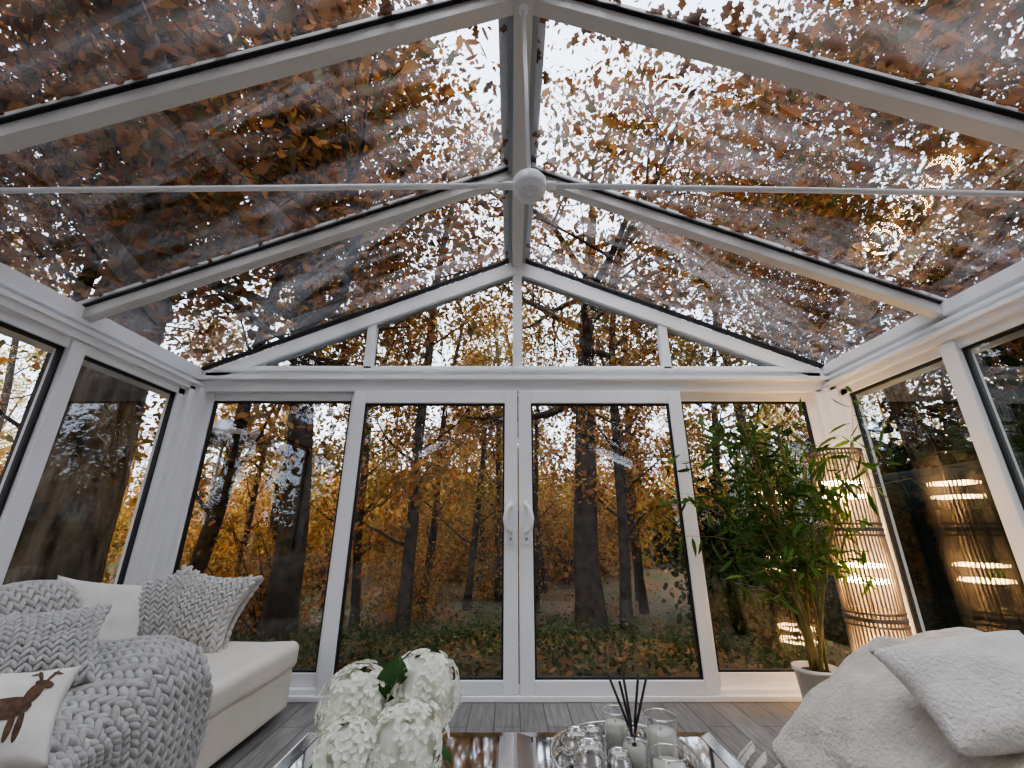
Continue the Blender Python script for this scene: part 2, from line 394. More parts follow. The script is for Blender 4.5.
# roof
r = B()
for yr in rafters:
    for sx in (-1, 1):
        W_ = WX[sx]
        a1, a2, a3 = W_+.06, W_+.10, W_+.14
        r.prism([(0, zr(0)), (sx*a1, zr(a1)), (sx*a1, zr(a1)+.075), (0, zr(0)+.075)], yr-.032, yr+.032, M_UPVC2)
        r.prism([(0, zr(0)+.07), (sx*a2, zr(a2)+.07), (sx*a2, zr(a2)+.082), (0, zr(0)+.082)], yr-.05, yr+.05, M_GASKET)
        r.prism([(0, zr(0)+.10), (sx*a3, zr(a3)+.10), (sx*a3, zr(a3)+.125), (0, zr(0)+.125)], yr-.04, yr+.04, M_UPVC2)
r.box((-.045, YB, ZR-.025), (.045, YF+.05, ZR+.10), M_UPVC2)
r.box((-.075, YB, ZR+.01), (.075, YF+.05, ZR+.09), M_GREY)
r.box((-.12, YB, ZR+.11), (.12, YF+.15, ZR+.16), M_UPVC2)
for sx in (-1,1):
    W_ = WX[sx]
    a0, a2 = W_, W_+.12
    r.prism([(sx*a0, zr(a0)), (sx*a2, zr(a2)), (sx*a2, zr(a2)+.075), (sx*a0, zr(a0)+.075)], YB, YF+.1, M_UPVC)
    r.prism([(0, zr(0)+.06), (sx*a2, zr(a2)+.06), (sx*a2, zr(a2)+.082), (0, zr(0)+.082)], YF-.03, YF+.02, M_GASKET)
    r.box((min(sx*(W_+.1), sx*(W_+.24)), YB, 2.05), (max(sx*(W_+.1), sx*(W_+.24)), YF+.15, 2.15), M_UPVC)
ceil = r.build('ceiling', bevel=0.003)
rg = B()
for sx in (-1,1):
    a2 = WX[sx]+.12
    rg.add([(0, YB, zr(0)+.09), (sx*a2, YB, zr(a2)+.09), (sx*a2, YF+.12, zr(a2)+.09), (0, YF+.12, zr(0)+.09)], [(0,1,2,3)], M_RGLASS)
rg.build('roof_glass', ceil)
# tie bar
t = B(); TZ = 2.268; XR0 = WX[1]; XL0 = -WX[-1]; BX = .014
t.tube([(XL0, 1.25, TZ-.04), (BX, 1.25, TZ)], .011, M_UPVC, 12); t.tube([(BX, 1.25, TZ), (XR0, 1.25, TZ-.05)], .011, M_UPVC, 12)
t.tube([(BX, 1.25, TZ), (0.0, 1.25, ZR)], .008, M_UPVC, 12)
for sx in (-1,1):
    t.tube([(BX+sx*.05,1.25,TZ),(BX+sx*.10,1.25,TZ-.002)], .016, M_UPVC, 12)
t.lathe((BX,1.25,TZ), [(.02,-.040),(.035,-.036),(.04,-.042),(.052,-.040),(.054,-.030),(.060,-.028),(.063,-.015),(.063,.015),(.056,.025),(.03,.03),(.014,.05)], M_UPVC, 40)
t.ring((BX,1.25,TZ-.038), .046, .006, M_UPVC)
for k in range(10):
    a = 2*math.pi*k/10
    t.tube([(BX+.012*math.cos(a),1.25+.012*math.sin(a),TZ-.042),(BX+.034*math.cos(a),1.25+.034*math.sin(a),TZ-.040)], .005, M_UPVC, 6)
t.lathe((0,1.25,ZR-.05), [(.012,0),(.022,.01),(.022,.03)], M_UPVC, 24)
t.build('tie_bar')

# fallen leaves on the roof
rng = np.random.default_rng(5)
C = []; NN = []
def addroof(x, y):
    x = max(-2.7, min(2.63, x))
    C.append((x, y, zr(x)+.105+rng.uniform(0,.015))); NN.append((SL*np.sign(x), 0, 1))
for i in range(1000):
    addroof(rng.uniform(-2.7,2.7), rng.uniform(-1.5, 3.35))
for i in range(360):
    addroof(rng.choice([-1,1])*(2.62-abs(rng.normal(0,.08))), rng.uniform(-1.5,3.3))
for yr in rafters[:3]:
    for i in range(280): addroof(rng.uniform(-2.6,2.6), yr+rng.choice([-1,1])*(.06+abs(rng.normal(0,.025))))
leaves('fallen_leaves', C, .068, M_LFALL, rng, shape=OAKL, normals=np.array(NN)*1.0, var=.45)

# ------------------------------------------------------------------ trees
def grow(bb, tips, p, d, L, rad, lev, cfg, rng, mat):
    n = max(3, int(L/0.45)) if lev else 14
    st = L/n; pts = [p.copy()]; d = d.normalized()
    for i in range(n):
        d = d + Vector(rng.normal(size=3))*cfg['wob'][lev]; d.z += cfg['up'][lev]; d.normalize()
        q = pts[-1] + d*st
        if lev and q.z < cfg['zmin']: q.z = cfg['zmin'] + rng.uniform(0,.1)
        pts.append(q)
    end = .45 if lev == 0 else .3
    rad_l = [rad*(1-(1-end)*i/n) for i in range(n+1)]
    if lev == 0: rad_l[0] *= 1.35; rad_l[1] *= 1.08
    bb.tube(pts, rad_l, mat, cfg['sides'][lev], cap=False)
    if lev >= cfg['max']:
        tips.extend(pts[1:]); return
    if lev == cfg['max']-1: tips.extend(pts[-2:])
    k = cfg['kids'][lev]
    for j in range(k):
        tt = cfg['start'][lev] + (1-cfg['start'][lev])*(j+rng.uniform(.1,.9))/k
        i = min(n-1, int(tt*n)); base = pts[i].lerp(pts[i+1], tt*n-i)
        dd = (pts[i+1]-pts[i]).normalized()
        if lev == 0:
            a = j*2.4 + rng.uniform(-.4,.4); side = Vector((math.cos(a), math.sin(a), 0))
        else:
            side = Vector(rng.normal(size=3)); side -= dd*side.dot(dd); side.normalize()
        nd = dd*cfg['fwd'][lev] + side
        Lc = cfg['len'][lev+1]*rng.uniform(.7,1.2)*(1.1-.5*tt if lev == 0 else 1-.4*tt)
        grow(bb, tips, base, nd, Lc, rad_l[i]*cfg['rr'][lev], lev+1, cfg, rng, mat)

OAK = dict(wob=[.035,.16,.2,.25], up=[.02,.04,.02,-.01], zmin=4.3, sides=[18,8,5,4], max=3, kids=[10,6,4], start=[.40,.2,.2], fwd=[.45,.7,.8], rr=[.56,.54,.5])
OAK['len'] = [9,5.2,2.4,1.2]
SLIM = dict(wob=[.03,.14,.2], up=[.03,.03,-.02], zmin=1.2, sides=[8,5,3], max=2, kids=[18,4], start=[.16,.2], fwd=[.5,.8], rr=[.3,.5])
SLIM['len'] = [11,2.3,1.1]
def place_tree(name, wood, leaf, loc, rot, sc, parent=None):
    o = bpy.data.objects.new(name, wood); scene.collection.objects.link(o)
    o.location = loc; o.rotation_euler = (0,0,rot); o.scale = (sc,sc,sc)
    if parent: o.parent = parent
    l = bpy.data.objects.new(name+'_leaves', leaf); scene.collection.objects.link(l); l.parent = o
    return o
protos = {}
def proto(key, seed, cfg, r0, H, leafn, spread, lsize, lmat, mat, shape, lzmin):
    rng = np.random.default_rng(seed); bb = B(); tips = []
    grow(bb, tips, Vector((0,0,-.2)), Vector((0,0,1)), H, r0, 0, cfg, rng, mat)
    T = np.array([tuple(p) for p in tips])
    C = np.repeat(T, leafn, axis=0); C = C + rng.normal(size=C.shape)*spread
    C = C[C[:,2] > lzmin]
    o = bb.build(key+'_p'); me = o.data; bpy.data.objects.remove(o)
    lo = leaves(key+'_lp', C, lsize, lmat, rng, shape=shape, var=.5); lm = lo.data; bpy.data.objects.remove(lo)
    print(key, 'leaves', len(C)); protos[key] = (me, lm)
proto('oakA', 11, OAK, .44, 9.5, 68, .41, .108, M_LOAK, M_BARK, BEECH, 4.1)
proto('oakB', 23, OAK, .25, 10.0, 68, .41, .108, M_LOAK, M_BARK, OAKL, 4.1)
proto('oakC', 37, OAK, .25, 10.0, 15, .40, .12, M_LOAK, M_BARK2, HEX, 4.1)
for k, lm in (('slimA', M_LFOR), ('slimB', M_LFOR), ('slimC', M_LYEL)):
    proto(k, {'slimA':5,'slimB':8,'slimC':13}[k], SLIM, .15, 11.5, 20, .24, .13, lm, M_BARK2, HEX, .8)
GZ = -.15
def gz(x, y):
    d = math.hypot(x, y-1)
    k = max(0, min(1, (d-3.6)/4.5)); k = k*k*(3-2*k)
    z = GZ - .55*k
    z += max(0, min(1, (d-7)/6))*.25*noise.noise(Vector((x*.15, y*.15, 3)))
    if d > 15: z += (d-15)*.06
    return z
def pt(name, key, x, y, rot, sc): return place_tree(name, *protos[key], (x, y, gz(x,y)), rot, sc)
pt('oak_tree', 'oakA', -4.25, 4.1, 0.4, 1.0)
pt('oak_tree.001', 'oakC', 1.35, 8.3, 2.0, 1.0)
pt('oak_tree.002', 'oakB', 6.4, 1.8, 4.4, 1.0)
pt('oak_tree.003', 'oakB', -6.2, -1.2, 2.6, 1.0)
pt('oak_tree.004', 'oakA', 3.8, -4.8, 1.3, 1.0)
pt('oak_tree.005', 'oakC', -3.45, 7.0, 5.0, 0.95)
pt('oak_tree.006', 'oakB', 7.6, 7.6, 1.0, .95)
pt('oak_tree.007', 'oakA', -1.5, -5.5, 3.3, 1.0)

wt = empty('woodland', (0, 0, 0))
rr = random.Random(9)
fix = [(-1.75, 7.4, .75,'slimA'), (-2.0, 10.2, .65,'slimB'), (2.05, 8.6, .75,'slimB'), (-.35, 12, .75,'slimA'), (3.6, 8.2, .6,'slimC'), (-5.0, 7.0, .9,'slimB'), (5.4, 9.5, .9,'slimA'), (-4.6,11.5,.8,'slimC'), (0.9,13.5,.75,'slimC'),(3.3,12.0,.8,'slimA'),(-3.0,9.0,.6,'slimB'),(.5,10.5,.5,'slimA'),(-.9,14,.7,'slimB'),(-6.2,5.2,.8,'slimA'),(2.9,10.4,.6,'slimB'),(-1.1,11,.6,'slimC')]
for i, (x, y, s, k) in enumerate(fix):
    place_tree('tree_%d' % i, *protos[k], (x, y, gz(x,y)), rr.uniform(0,6), s, wt)
cnt = 0
for i in range(500):
    if cnt >= 92: break
    x = rr.uniform(-34, 34); y = rr.uniform(-4, 42)
    d = math.hypot(x, y)
    if d < 12 or abs(x) > 1.5*max(y, 0)+12: continue
    cnt += 1
    ce = abs(x) < .45*y
    place_tree('tree_%d' % (i+20), *protos[rr.choice(['slimA','slimB','slimC','slimB'])], (x, y, gz(x,y)), rr.uniform(0,6), rr.uniform(.45,.75) if ce else rr.uniform(.55,.95), wt)
for i in range(34):   # trees behind and beside the house end
    a = rr.uniform(math.pi*.95, math.pi*2.05); d = rr.uniform(10, 24)
    x, y = d*math.cos(a), d*math.sin(a)
    place_tree('tree_%d' % (i+600), *protos[rr.choice(['slimA','slimB','slimC'])], (x, y, gz(x,y)), rr.uniform(0,6), rr.uniform(.6,.9), wt)

# shrubs
def mk_shrub(key, seed, lm, n, R, H, size):
    rng = np.random.default_rng(seed); bb = B(); C = []
    for i in range(16):
        a = rng.uniform(0, 6.28); d = Vector((math.cos(a)*rng.uniform(.1,.7), math.sin(a)*rng.uniform(.1,.7), 1)).normalized()
        L = H*rng.uniform(.6,1.05); pts = [Vector((0,0,-.1))]
        for k in range(6):
            d = (d + Vector(rng.normal(size=3))*.12).normalized(); pts.append(pts[-1]+d*L/6)
        bb.tube(pts, [.02*(1-.13*k) for k in range(7)], M_BARK2, 4, cap=False)
        for p in pts[1:]:
            c = np.array(tuple(p)) + rng.normal(size=(n//96, 3))*np.array([R*.28, R*.28, H*.12]); C.append(c)
    C = np.concatenate(C); C = C[C[:,2] > .02]
    o = bb.build(key); me = o.data; bpy.data.objects.remove(o)
    lo = leaves(key+'l', C, size, lm, rng); lmsh = lo.data; bpy.data.objects.remove(lo)
    protos[key] = (me, lmsh)
mk_shrub('shO', 31, M_LFOR, 2200, 1.5, 2.3, .095)
mk_shrub('shY', 32, M_LYEL, 2200, 1.3, 2.0, .085)
mk_shrub('shG', 33, M_LGRN, 4200, 1.3, 2.2, .13)
mk_shrub('shD', 34, M_LFOR, 2800, 1.8, 2.8, .13)
cnt = 0
for i in range(900):
    if cnt >= 130: break
    x = rr.uniform(-24, 24); y = rr.uniform(1, 32); d = math.hypot(x, y)
    if d < 7.0 or abs(x) > 1.5*y+5: continue
    if x > 3.2 and y < 9: continue
    cnt += 1
    k = rr.choice(['shO','shO','shY','shO']) if d < 16 else rr.choice(['shD','shD','shO','shY'])
    place_tree('shrub_%d' % i, *protos[k], (x, y, gz(x,y)), rr.uniform(0,6), rr.uniform(.6,1.1)*(.6 if d < 9 else 1 if d < 14 else 1.6), wt)
for i in range(22):
    a = rr.uniform(math.pi*.9, math.pi*1.45); d = rr.uniform(8, 15)
    x, y = d*math.cos(a), d*math.sin(a)
    place_tree('shrub_%d' % (i+1000), *protos[rr.choice(['shD','shO'])], (x, y, gz(x,y)), rr.uniform(0,6), rr.uniform(1.2,1.7), wt)
hd = empty('evergreen_hedge')
for i, (x, y, s) in enumerate([(4.6,9.2,1.2),(6.2,8.8,1.7),(8.2,7.5,1.8),(9.3,5.5,1.9),(9.5,3.5,1.9),(9.0,1.6,1.8),(7.6,9.5,1.9),(10.5,7.5,2.0),(9,-.5,1.8),(3.6,6.6,.7),(4.3,7.9,1.0),(11,10,2.2)]):
    place_tree('hedge_%d' % i, *protos['shG'], (x, y, gz(x,y)), rr.uniform(0,6), s, hd)

# ground
m, nt, b = new_mat('leaf_litter_ground')
tc = nt.nodes.new('ShaderNodeTexCoord')
n1 = nt.nodes.new('ShaderNodeTexNoise'); n1.inputs['Scale'].default_value = .5; n1.inputs['Detail'].default_value = 6
n2 = nt.nodes.new('ShaderNodeTexNoise'); n2.inputs['Scale'].default_value = 14; n2.inputs['Detail'].default_value = 6
r1 = nt.nodes.new('ShaderNodeValToRGB'); r1.color_ramp.elements[0].position=.40; r1.color_ramp.elements[1].position=.56
r1.color_ramp.elements[0].color = (.065,.08,.03,1); r1.color_ramp.elements[1].color = (.15,.08,.038,1)
r2 = nt.nodes.new('ShaderNodeValToRGB'); r2.color_ramp.elements[0].position=.3; r2.color_ramp.elements[1].position=.7
r2.color_ramp.elements[0].color = (.35,.35,.35,1); r2.color_ramp.elements[1].color = (1.5,1.3,1.1,1)
mx = nt.nodes.new('ShaderNodeMix'); mx.data_type='RGBA'; mx.blend_type='MULTIPLY'; mx.inputs[0].default_value=1
for n_ in (n1, n2): nt.links.new(tc.outputs['Object'], n_.inputs['Vector'])
nt.links.new(n1.outputs['Fac'], r1.inputs[0]); nt.links.new(n2.outputs['Fac'], r2.inputs[0])
nt.links.new(r1.outputs[0], mx.inputs[6]); nt.links.new(r2.outputs[0], mx.inputs[7]); nt.links.new(mx.outputs[2], b.inputs['Base Color']); b.inputs['Roughness'].default_value=.95
gr = B()
def gf(u, v):
    x = -60+120*u; y = -40+110*v
    return (x, y, gz(x, y)-.02)
gr.grid(gf, 120, 110, m); gr.build('ground')
C = []
for i in range(20000):
    a = rng.uniform(0, math.pi); d = 3.2+abs(rng.normal(0,6)); x = d*math.cos(a)*1.1; y = d*math.sin(a)+1
    if abs(x) < 2.95 and y < 3.5: continue
    if 4.5 < x < 7.4 and 3.4 < y < 7.3: continue
    C.append((x, y, gz(x,y)+rng.uniform(.01,.05)))
leaves('leaf_litter', C, .085, M_LITTER, rng, parent=wt, flat=2.5)
C = []
for i in range(400):
    x = rng.uniform(-7,3.8); y = 4.0+abs(rng.normal(0, 2.6))
    h = rng.uniform(.10,.34)
    c = rng.normal(size=(34,3))*np.array([.15,.15,h*.4]); c[:,2] = abs(c[:,2]) + .02
    C.append(c + np.array([x,y,gz(x,y)]))
leaves('fern_undergrowth', np.concatenate(C), .06, M_LFERN, rng, parent=wt, flat=.6)

# dark shed
s = B()
prof = [(4.7,-.8),(4.7,1.25)] + [(6.0-1.3*math.cos(math.pi*k/12), 1.25+.62*math.sin(math.pi*k/12)) for k in range(1,12)] + [(7.3,1.25),(7.3,-.8)]
s.prism(prof[::-1], 3.6, 7.2, M_SHED)
for k in range(24):
    yy = 3.65+k*.15
    s.box((4.66, yy, -.8), (4.70, yy+.11, 1.25), M_SHED)
for k in range(17):
    xx = 4.72+k*.15; s.box((xx, 3.56, -.8), (xx+.11, 3.6, 1.25), M_SHED)
s.build('garden_shed', bevel=.005)
# parasol
p = B(); px, py = -5.3, 7.6
gp = gz(px, py)
n = 8; top = (px, py, 3.0)
for k in range(n):
    a0 = 2*math.pi*k/n; a1 = 2*math.pi*(k+1)/n; R = .85
    p0 = (px+R*math.cos(a0), py+R*math.sin(a0), 2.66); p1 = (px+R*math.cos(a1), py+R*math.sin(a1), 2.66)
    p.add([top, p0, p1], [(0,1,2)], M_CANVAS)
    p.add([p0, p1, (p1[0],p1[1],2.58), (p0[0],p0[1],2.58)], [(0,1,2,3)], M_CANVAS)
    p.tube([(px,py,2.95),(p0[0],p0[1],2.65)], .012, M_GREY, 5)
p.tube([(px,py,gp),(px,py,3.05)], .03, M_GREY, 10)
p.lathe((px,py,gp), [(.35,0),(.35,.08),(.05,.1),(.05,.3)], M_GREY, 24)
p.build('garden_parasol')

# ------------------------------------------------------------------ soft furnishing helpers
def uvsphere(n=8, m=5):
    vs = [(0,0,1)]; fs = []
    for j in range(1, m):
        th = math.pi*j/m
        for i in range(n):
            a = 2*math.pi*i/n; vs.append((math.sin(th)*math.cos(a), math.sin(th)*math.sin(a), math.cos(th)))
    vs.append((0,0,-1)); L = len(vs)-1
    for i in range(n): fs.append((0, 1+i, 1+(i+1)%n))
    for j in range(m-2):
        for i in range(n):
            a = 1+j*n+i; b_ = 1+j*n+(i+1)%n; fs.append((a, a+n, b_+n, b_))
    for i in range(n): fs.append((L, 1+(m-2)*n+(i+1)%n, 1+(m-2)*n+i))
    return np.array(vs), fs
SV, SF = uvsphere(8, 7)
def knit(bb, S, nc, nr, mat, thick=1.0):
    e = .002
    for i in range(nc):
        for j in range(nr):
            u = (i+.5)/nc; v = (j+.5)/nr
            p = Vector(S(u,v)); du = (Vector(S(min(u+e,1),v))-Vector(S(max(u-e,0),v)))/(2*e); dv = (Vector(S(u,min(v+e,1)))-Vector(S(u,max(v-e,0))))/(2*e)
            cw = du.length/nc; rh = dv.length/nr
            if cw < 1e-5 or rh < 1e-5: continue
            U = du.normalized(); Vv = dv.normalized(); N = U.cross(Vv)
            if N.length < 1e-4: continue
            N.normalize()
            for sg in (-1,1):
                c = p + U*(sg*cw*.25) + N*(cw*.10)
                ax = (Vv*math.cos(.60) + U*sg*math.sin(.60)).normalized()
                bx_ = N.cross(ax).normalized()
                vs = np.array(c) + np.outer(SV[:,2], np.array(ax)*rh*.85) + np.outer(SV[:,0], np.array(bx_)*cw*.23) + np.outer(SV[:,1], np.array(N)*cw*.30*thick)
                bb.add(vs, SF, mat, True)
def pillow_fn(w, h, T, side, M, seed=0, pinch=.13):
    def S(u, v):
        a = 2*u-1; b_ = 2*v-1
        x = w*a*(1-pinch*(1-b_*b_)); y = h*b_*(1-pinch*(1-a*a))
        z = side*T*(max(0,(1-a*a)*(1-b_*b_))**.42)
        z += .012*noise.noise(Vector((a*2+seed, b_*2, side)))*(1-a*a)*(1-b_*b_)*2
        return M @ Vector((x, y, z))
    return S
def pillow(name, loc, rot, w, h, T, mat, knitmat=None, nc=9, nr=13, seed=0, pinch=.13):
    M = Matrix.Translation(loc) @ Euler([math.radians(a) for a in rot]).to_matrix().to_4x4()
    bb = B()
    for side in (-1, 1):
        S = pillow_fn(w, h, T, side, M, seed, pinch)
        bb.grid(S, 26, 26, mat, flip=(side < 0))
        if knitmat:
            if side > 0: knit(bb, S, nc, nr, knitmat)
            else: knit(bb, lambda u, v: S(1-u, v), nc, nr, knitmat)
    return bb.build(name, merge=not knitmat), M

# ------------------------------------------------------------------ sofa
def puff(o, d):
    return o + d*.012*noise.noise(o*3.5)
s = B()
s.rbox((-2.50, 2.20, .23), (-1.38, 3.06, .38), .045, M_LEATHER, puff)
s.rbox((-2.48, 2.22, .03), (-1.40, 3.04, .24), .02, M_LEATHER)
s.rbox((-2.50, .45, .24), (-1.42, 2.17, .42), .06, M_LEATHER, puff)
s.rbox((-2.48, .47, .03), (-1.44, 2.15, .26), .02, M_LEATHER)
s.rbox((-2.50, 1.95, .20), (-1.44, 2.17, .50), .07, M_LEATHER, puff)
s.rbox((-2.56, .45, .03), (-2.26, 2.34, .70), .10, M_LEATHER, puff)
s.rbox((-2.56, .12, .03), (-1.42, .46, .60), .08, M_LEATHER, puff)
for x in (-2.4, -1.5):
    for y in (.3, 2.0, 2.95): s.lathe((x,y,0), [(.02,0),(.025,.05)], M_BLACK, 12)
sofa = s.build('sofa', merge=True)

# chunky throw over the near seat / arm
path = [(-2.22,.64),(-2.04,.57),(-1.80,.55),(-1.55,.555),(-1.44,.53),(-1.39,.44),(-1.38,.28),(-1.385,.06)]
seg = [0]
for a, b_ in zip(path, path[1:]): seg.append(seg[-1]+math.dist(a,b_))
def on_path(t):
    L = t*seg[-1]
    for i in range(len(seg)-1):
        if L <= seg[i+1] or i == len(seg)-2:
            k = (L-seg[i])/(seg[i+1]-seg[i]); return (path[i][0]+(path[i+1][0]-path[i][0])*k, path[i][1]+(path[i+1][1]-path[i][1])*k)
def throwS(u, v):
    x, z = on_path(1-v)
    y = 2.24 - .80*u
    y += .02*math.sin(v*9)
    top = min(1, max(0, (z-.3)/.2))
    z2 = z + top*(.03*noise.noise(Vector((x*3, y*4, 2)))+.022*math.sin(y*9+x*3))
    k = max(0, min(1, (u-.30)/.4)); k = k*k*(3-2*k)
    z2 -= top*.085*k
    if u < .12:
        k = (.12-u)/.12
        z2 -= top*.13*k*k; y -= .03*k
    x2 = x + (1-top)*.02*math.sin(y*14)
    return (x2, y, z2)
tb = B()
tb.grid(lambda u,v: Vector(throwS(u,v))-Vector((0,0,.012)), 30, 40, M_KNITG)
knit(tb, throwS, 14, 34, M_KNITG)
tb.build('chunky_knit_throw')
# knit blanket on backrest
def backS(u, v):
    a = math.pi*v
    x = -2.36 + .17*math.cos(a); z = .58 + .20*math.sin(a)
    y = 2.36 - 1.3*u
    return (x, y, z+.012*math.sin(y*12))
tb = B(); tb.grid(backS, 20, 16, M_KNITB, flip=False)
knit(tb, lambda u,v: backS(1-u, v), 26, 14, M_KNITB)
tb.build('knit_blanket')

pillow('knit_cushion', (-1.93, 2.86, .575), (64, 8, 4), .25, .235, .125, M_KNITB, M_KNITB, 9, 12, 1, pinch=.25)
pillow('knit_cushion.001', (-2.16, 2.68, .575), (66, -8, 42), .22, .22, .10, M_KNITG, M_KNITG, 9, 12, 4, pinch=.22)
pillow('cream_cushion', (-2.22, 2.50, .585), (64, 10, 58), .23, .22, .09, M_LINEN, None, seed=7)
pillow('knit_cushion.002', (-1.83, 1.81, .605), (44, 0, 48), .20, .17, .085, M_KNITG, M_KNITG, 9, 12, 9, pinch=.2)
PW, PT_ = .145, .06
dc, M = pillow('deer_print_cushion', (-1.51, 1.44, .53), (46, 6, 44), PW, PW, PT_, M_LINEN, None, seed=12)
ap = B(); S = pillow_fn(PW, PW, PT_, 1, M, 12)
def patch(cx, cy, rx, ry, ang=0, n=14):
    vs = []
    for ring_ in (1.0, .5):
        for k in range(n):
            a = 2*math.pi*k/n; x = rx*ring_*math.cos(a); y = ry*ring_*math.sin(a)
            X = cx + x*math.cos(ang)-y*math.sin(ang); Y = cy + x*math.sin(ang)+y*math.cos(ang)
            q = Vector(S((X+1)/2, (Y+1)/2)); q += (M.to_3x3() @ Vector((0,0,1)))*.003; vs.append(q)
    q = Vector(S((cx+1)/2, (cy+1)/2)) + (M.to_3x3() @ Vector((0,0,1)))*.003; vs.append(q)
    fs = [(k, (k+1)%n, n+(k+1)%n, n+k) for k in range(n)] + [(n+k, n+(k+1)%n, 2*n) for k in range(n)]
    ap.add(vs, fs, M_BROWN, True)
patch(.02,-.03,.44,.25); patch(.40,.24,.13,.28,-.3); patch(.52,.47,.18,.10,-.3)
for lx in (-.32,-.18,.22,.36): patch(lx,-.42,.06,.28)
patch(.40,.68,.035,.2,.3); patch(.58,.66,.035,.2,-.4); patch(.32,.76,.1,.03,.3); patch(.66,.74,.1,.03,-.3)
ap.build('deer_motif', dc)

# ------------------------------------------------------------------ armchair with fleece throw (right)
a = B()
a.rbox((1.60, 1.12, .10), (2.34, 2.22, .34), .08, M_LEATHER, puff)
a.rbox((2.10, 1.12, .10), (2.38, 2.22, .46), .09, M_LEATHER, puff)
for x in (1.66,2.3):
    for y in (1.2,2.12): a.lathe((x,y,0), [(.025,0),(.03,.11)], M_BLACK, 12)
chair = a.build('armchair', merge=True)
def chairfn(o, d):
    top = .56
    k = max(0, (top-o.z)/top)
    f = .04*math.sin(o.x*13+o.y*11+2*noise.noise(o*2))*k*2
    c = Vector((1.9,1.75,o.z)); out = Vector((o.x-c.x, o.y-c.y, 0))
    if out.length > 1e-5: out.normalize()
    o2 = o + out*(f + .18*k)
    sl = max(0,(1.64-o.x))
    hz = max(0,min(1,(o.z-.06)/.48))
    o2.z -= .58*sl*hz
    if d.z > .3:
        o2.z += .045*noise.noise(o*2.3) + .028*noise.noise(o*6) + .022*math.sin(o.x*17+o.y*8+3*noise.noise(o*3))
        o2.z -= .05*max(0, o.x-2.0)
    else:
        o2 += out*.02*noise.noise(o*7)
    o2.x = min(o2.x, 2.46)
    return o2
a = B(); a.rbox((1.22, 1.05, .06), (2.43, 2.34, .57), .19, M_FLEECE, chairfn, inner=40)
for k in range(20):
    y = 1.75 + k*.035; x = 1.01+.02*math.sin(k*2.1); a.tube([(x+.06,y,.10),(x,y+.01*math.sin(k),.05),(x-.04,y,.010)], [.008,.010,.005], M_FLEECE, 5)
a.build('fleece_throw', merge=True)
pillow('fleece_cushion', (1.50, 1.60, .56), (28, -12, -18), .24, .20, .09, M_FLEECE2, None, seed=20, pinch=.08)

# ------------------------------------------------------------------ coffee table
TT = .42
c = B()
x0, x1, y0, y1 = -.72, .60, .92, 1.68
c.box((x0+.03, y0+.03, .06), (x1-.03, y1-.03, TT-.03), M_MIRROR)
c.box((x0, y0, TT-.035), (x1, y1, TT-.008), M_SILVER)
for xa, xb in ((x0+.005, -.045), (-.035, x1-.005)):
    c.box((xa+.05, y0+.055, TT-.01), (xb-.05, y1-.055, TT), M_MIRROR)
    for (p0, p1, q1, q0) in (((xa,y0),(xb,y0),(xb-.045,y0+.05),(xa+.045,y0+.05)), ((xb,y0),(xb,y1),(xb-.045,y1-.05),(xb-.045,y0+.05)), ((xb,y1),(xa,y1),(xa+.045,y1-.05),(xb-.045,y1-.05)), ((xa,y1),(xa,y0),(xa+.045,y0+.05),(xa+.045,y1-.05))):
        c.add([(p0[0],p0[1],TT-.008),(p1[0],p1[1],TT-.008),(q1[0],q1[1],TT-.001),(q0[0],q0[1],TT-.001)], [(0,1,2,3)], M_SILVER)
for x in (x0+.06, x1-.06):
    for y in (y0+.06, y1-.06): c.box((x-.03,y-.03,0),(x+.03,y+.03,.07), M_SILVER)
c.build('mirrored_coffee_table')

# hydrangeas
hx, hy = -.380, 1.36
v = B()
v.lathe((hx,hy,TT), [(.0,.0),(.05,.0),(.062,.03),(.066,.07),(.05,.10),(.042,.115),(.050,.13)], M_VGLASS, 36)
vase = v.build('hydrangea_bouquet')
heads = [(-.083,-.02,.170,.098), (.078,.04,.190,.102), (.065,-.10,.12,.097), (-.02,.10,.15,.080),(-.06,-.13,.11,.078)]
hb = B(); rngp = np.random.default_rng(4)
for (dx, dy, dz, R) in heads:
    c0 = Vector((hx+dx, hy+dy, TT+dz))
    hb.add(np.array(c0)+SV*R*.84, SF, M_PETAL, True)
    N = 170
    for i in range(N):
        ph = math.acos(1-2*(i+.5)/N); th = math.pi*(1+5**.5)*i
        nrm = Vector((math.cos(th)*math.sin(ph), math.sin(th)*math.sin(ph), math.cos(ph)))
        nrm = (nrm + Vector(rngp.normal(size=3))*.18).normalized()
        rad = R*(1+.07*rngp.normal()); ctr = c0 + nrm*rad*.95
        t1 = nrm.orthogonal().normalized(); t2 = nrm.cross(t1); a0 = rngp.uniform(0,1.57); ps = .0185*rngp.uniform(.85,1.15)
        for q in range(4):
            an = a0+q*math.pi/2; dr = t1*math.cos(an)+t2*math.sin(an); sd = nrm.cross(dr)
            vs = [ctr, ctr+dr*ps*.55+sd*ps*.42+nrm*.004, ctr+dr*ps*1.0+sd*ps*.22+nrm*.002, ctr+dr*ps*1.08+nrm*.001, ctr+dr*ps*1.0-sd*ps*.22+nrm*.002, ctr+dr*ps*.55-sd*ps*.42+nrm*.004]
            hb.add(vs, [(0,1,2,3),(0,3,4,5)], M_PETAL, False)
hb.build('flower_heads', vase)
st = B()
for (dx, dy, dz, R) in heads:
    st.tube([(hx+dx*.1,hy+dy*.1,TT+.02),(hx+dx*.2,hy+dy*.2,TT+.10),(hx+dx,hy+dy,TT+dz-.02)], .005, M_GREENLEAF, 6)
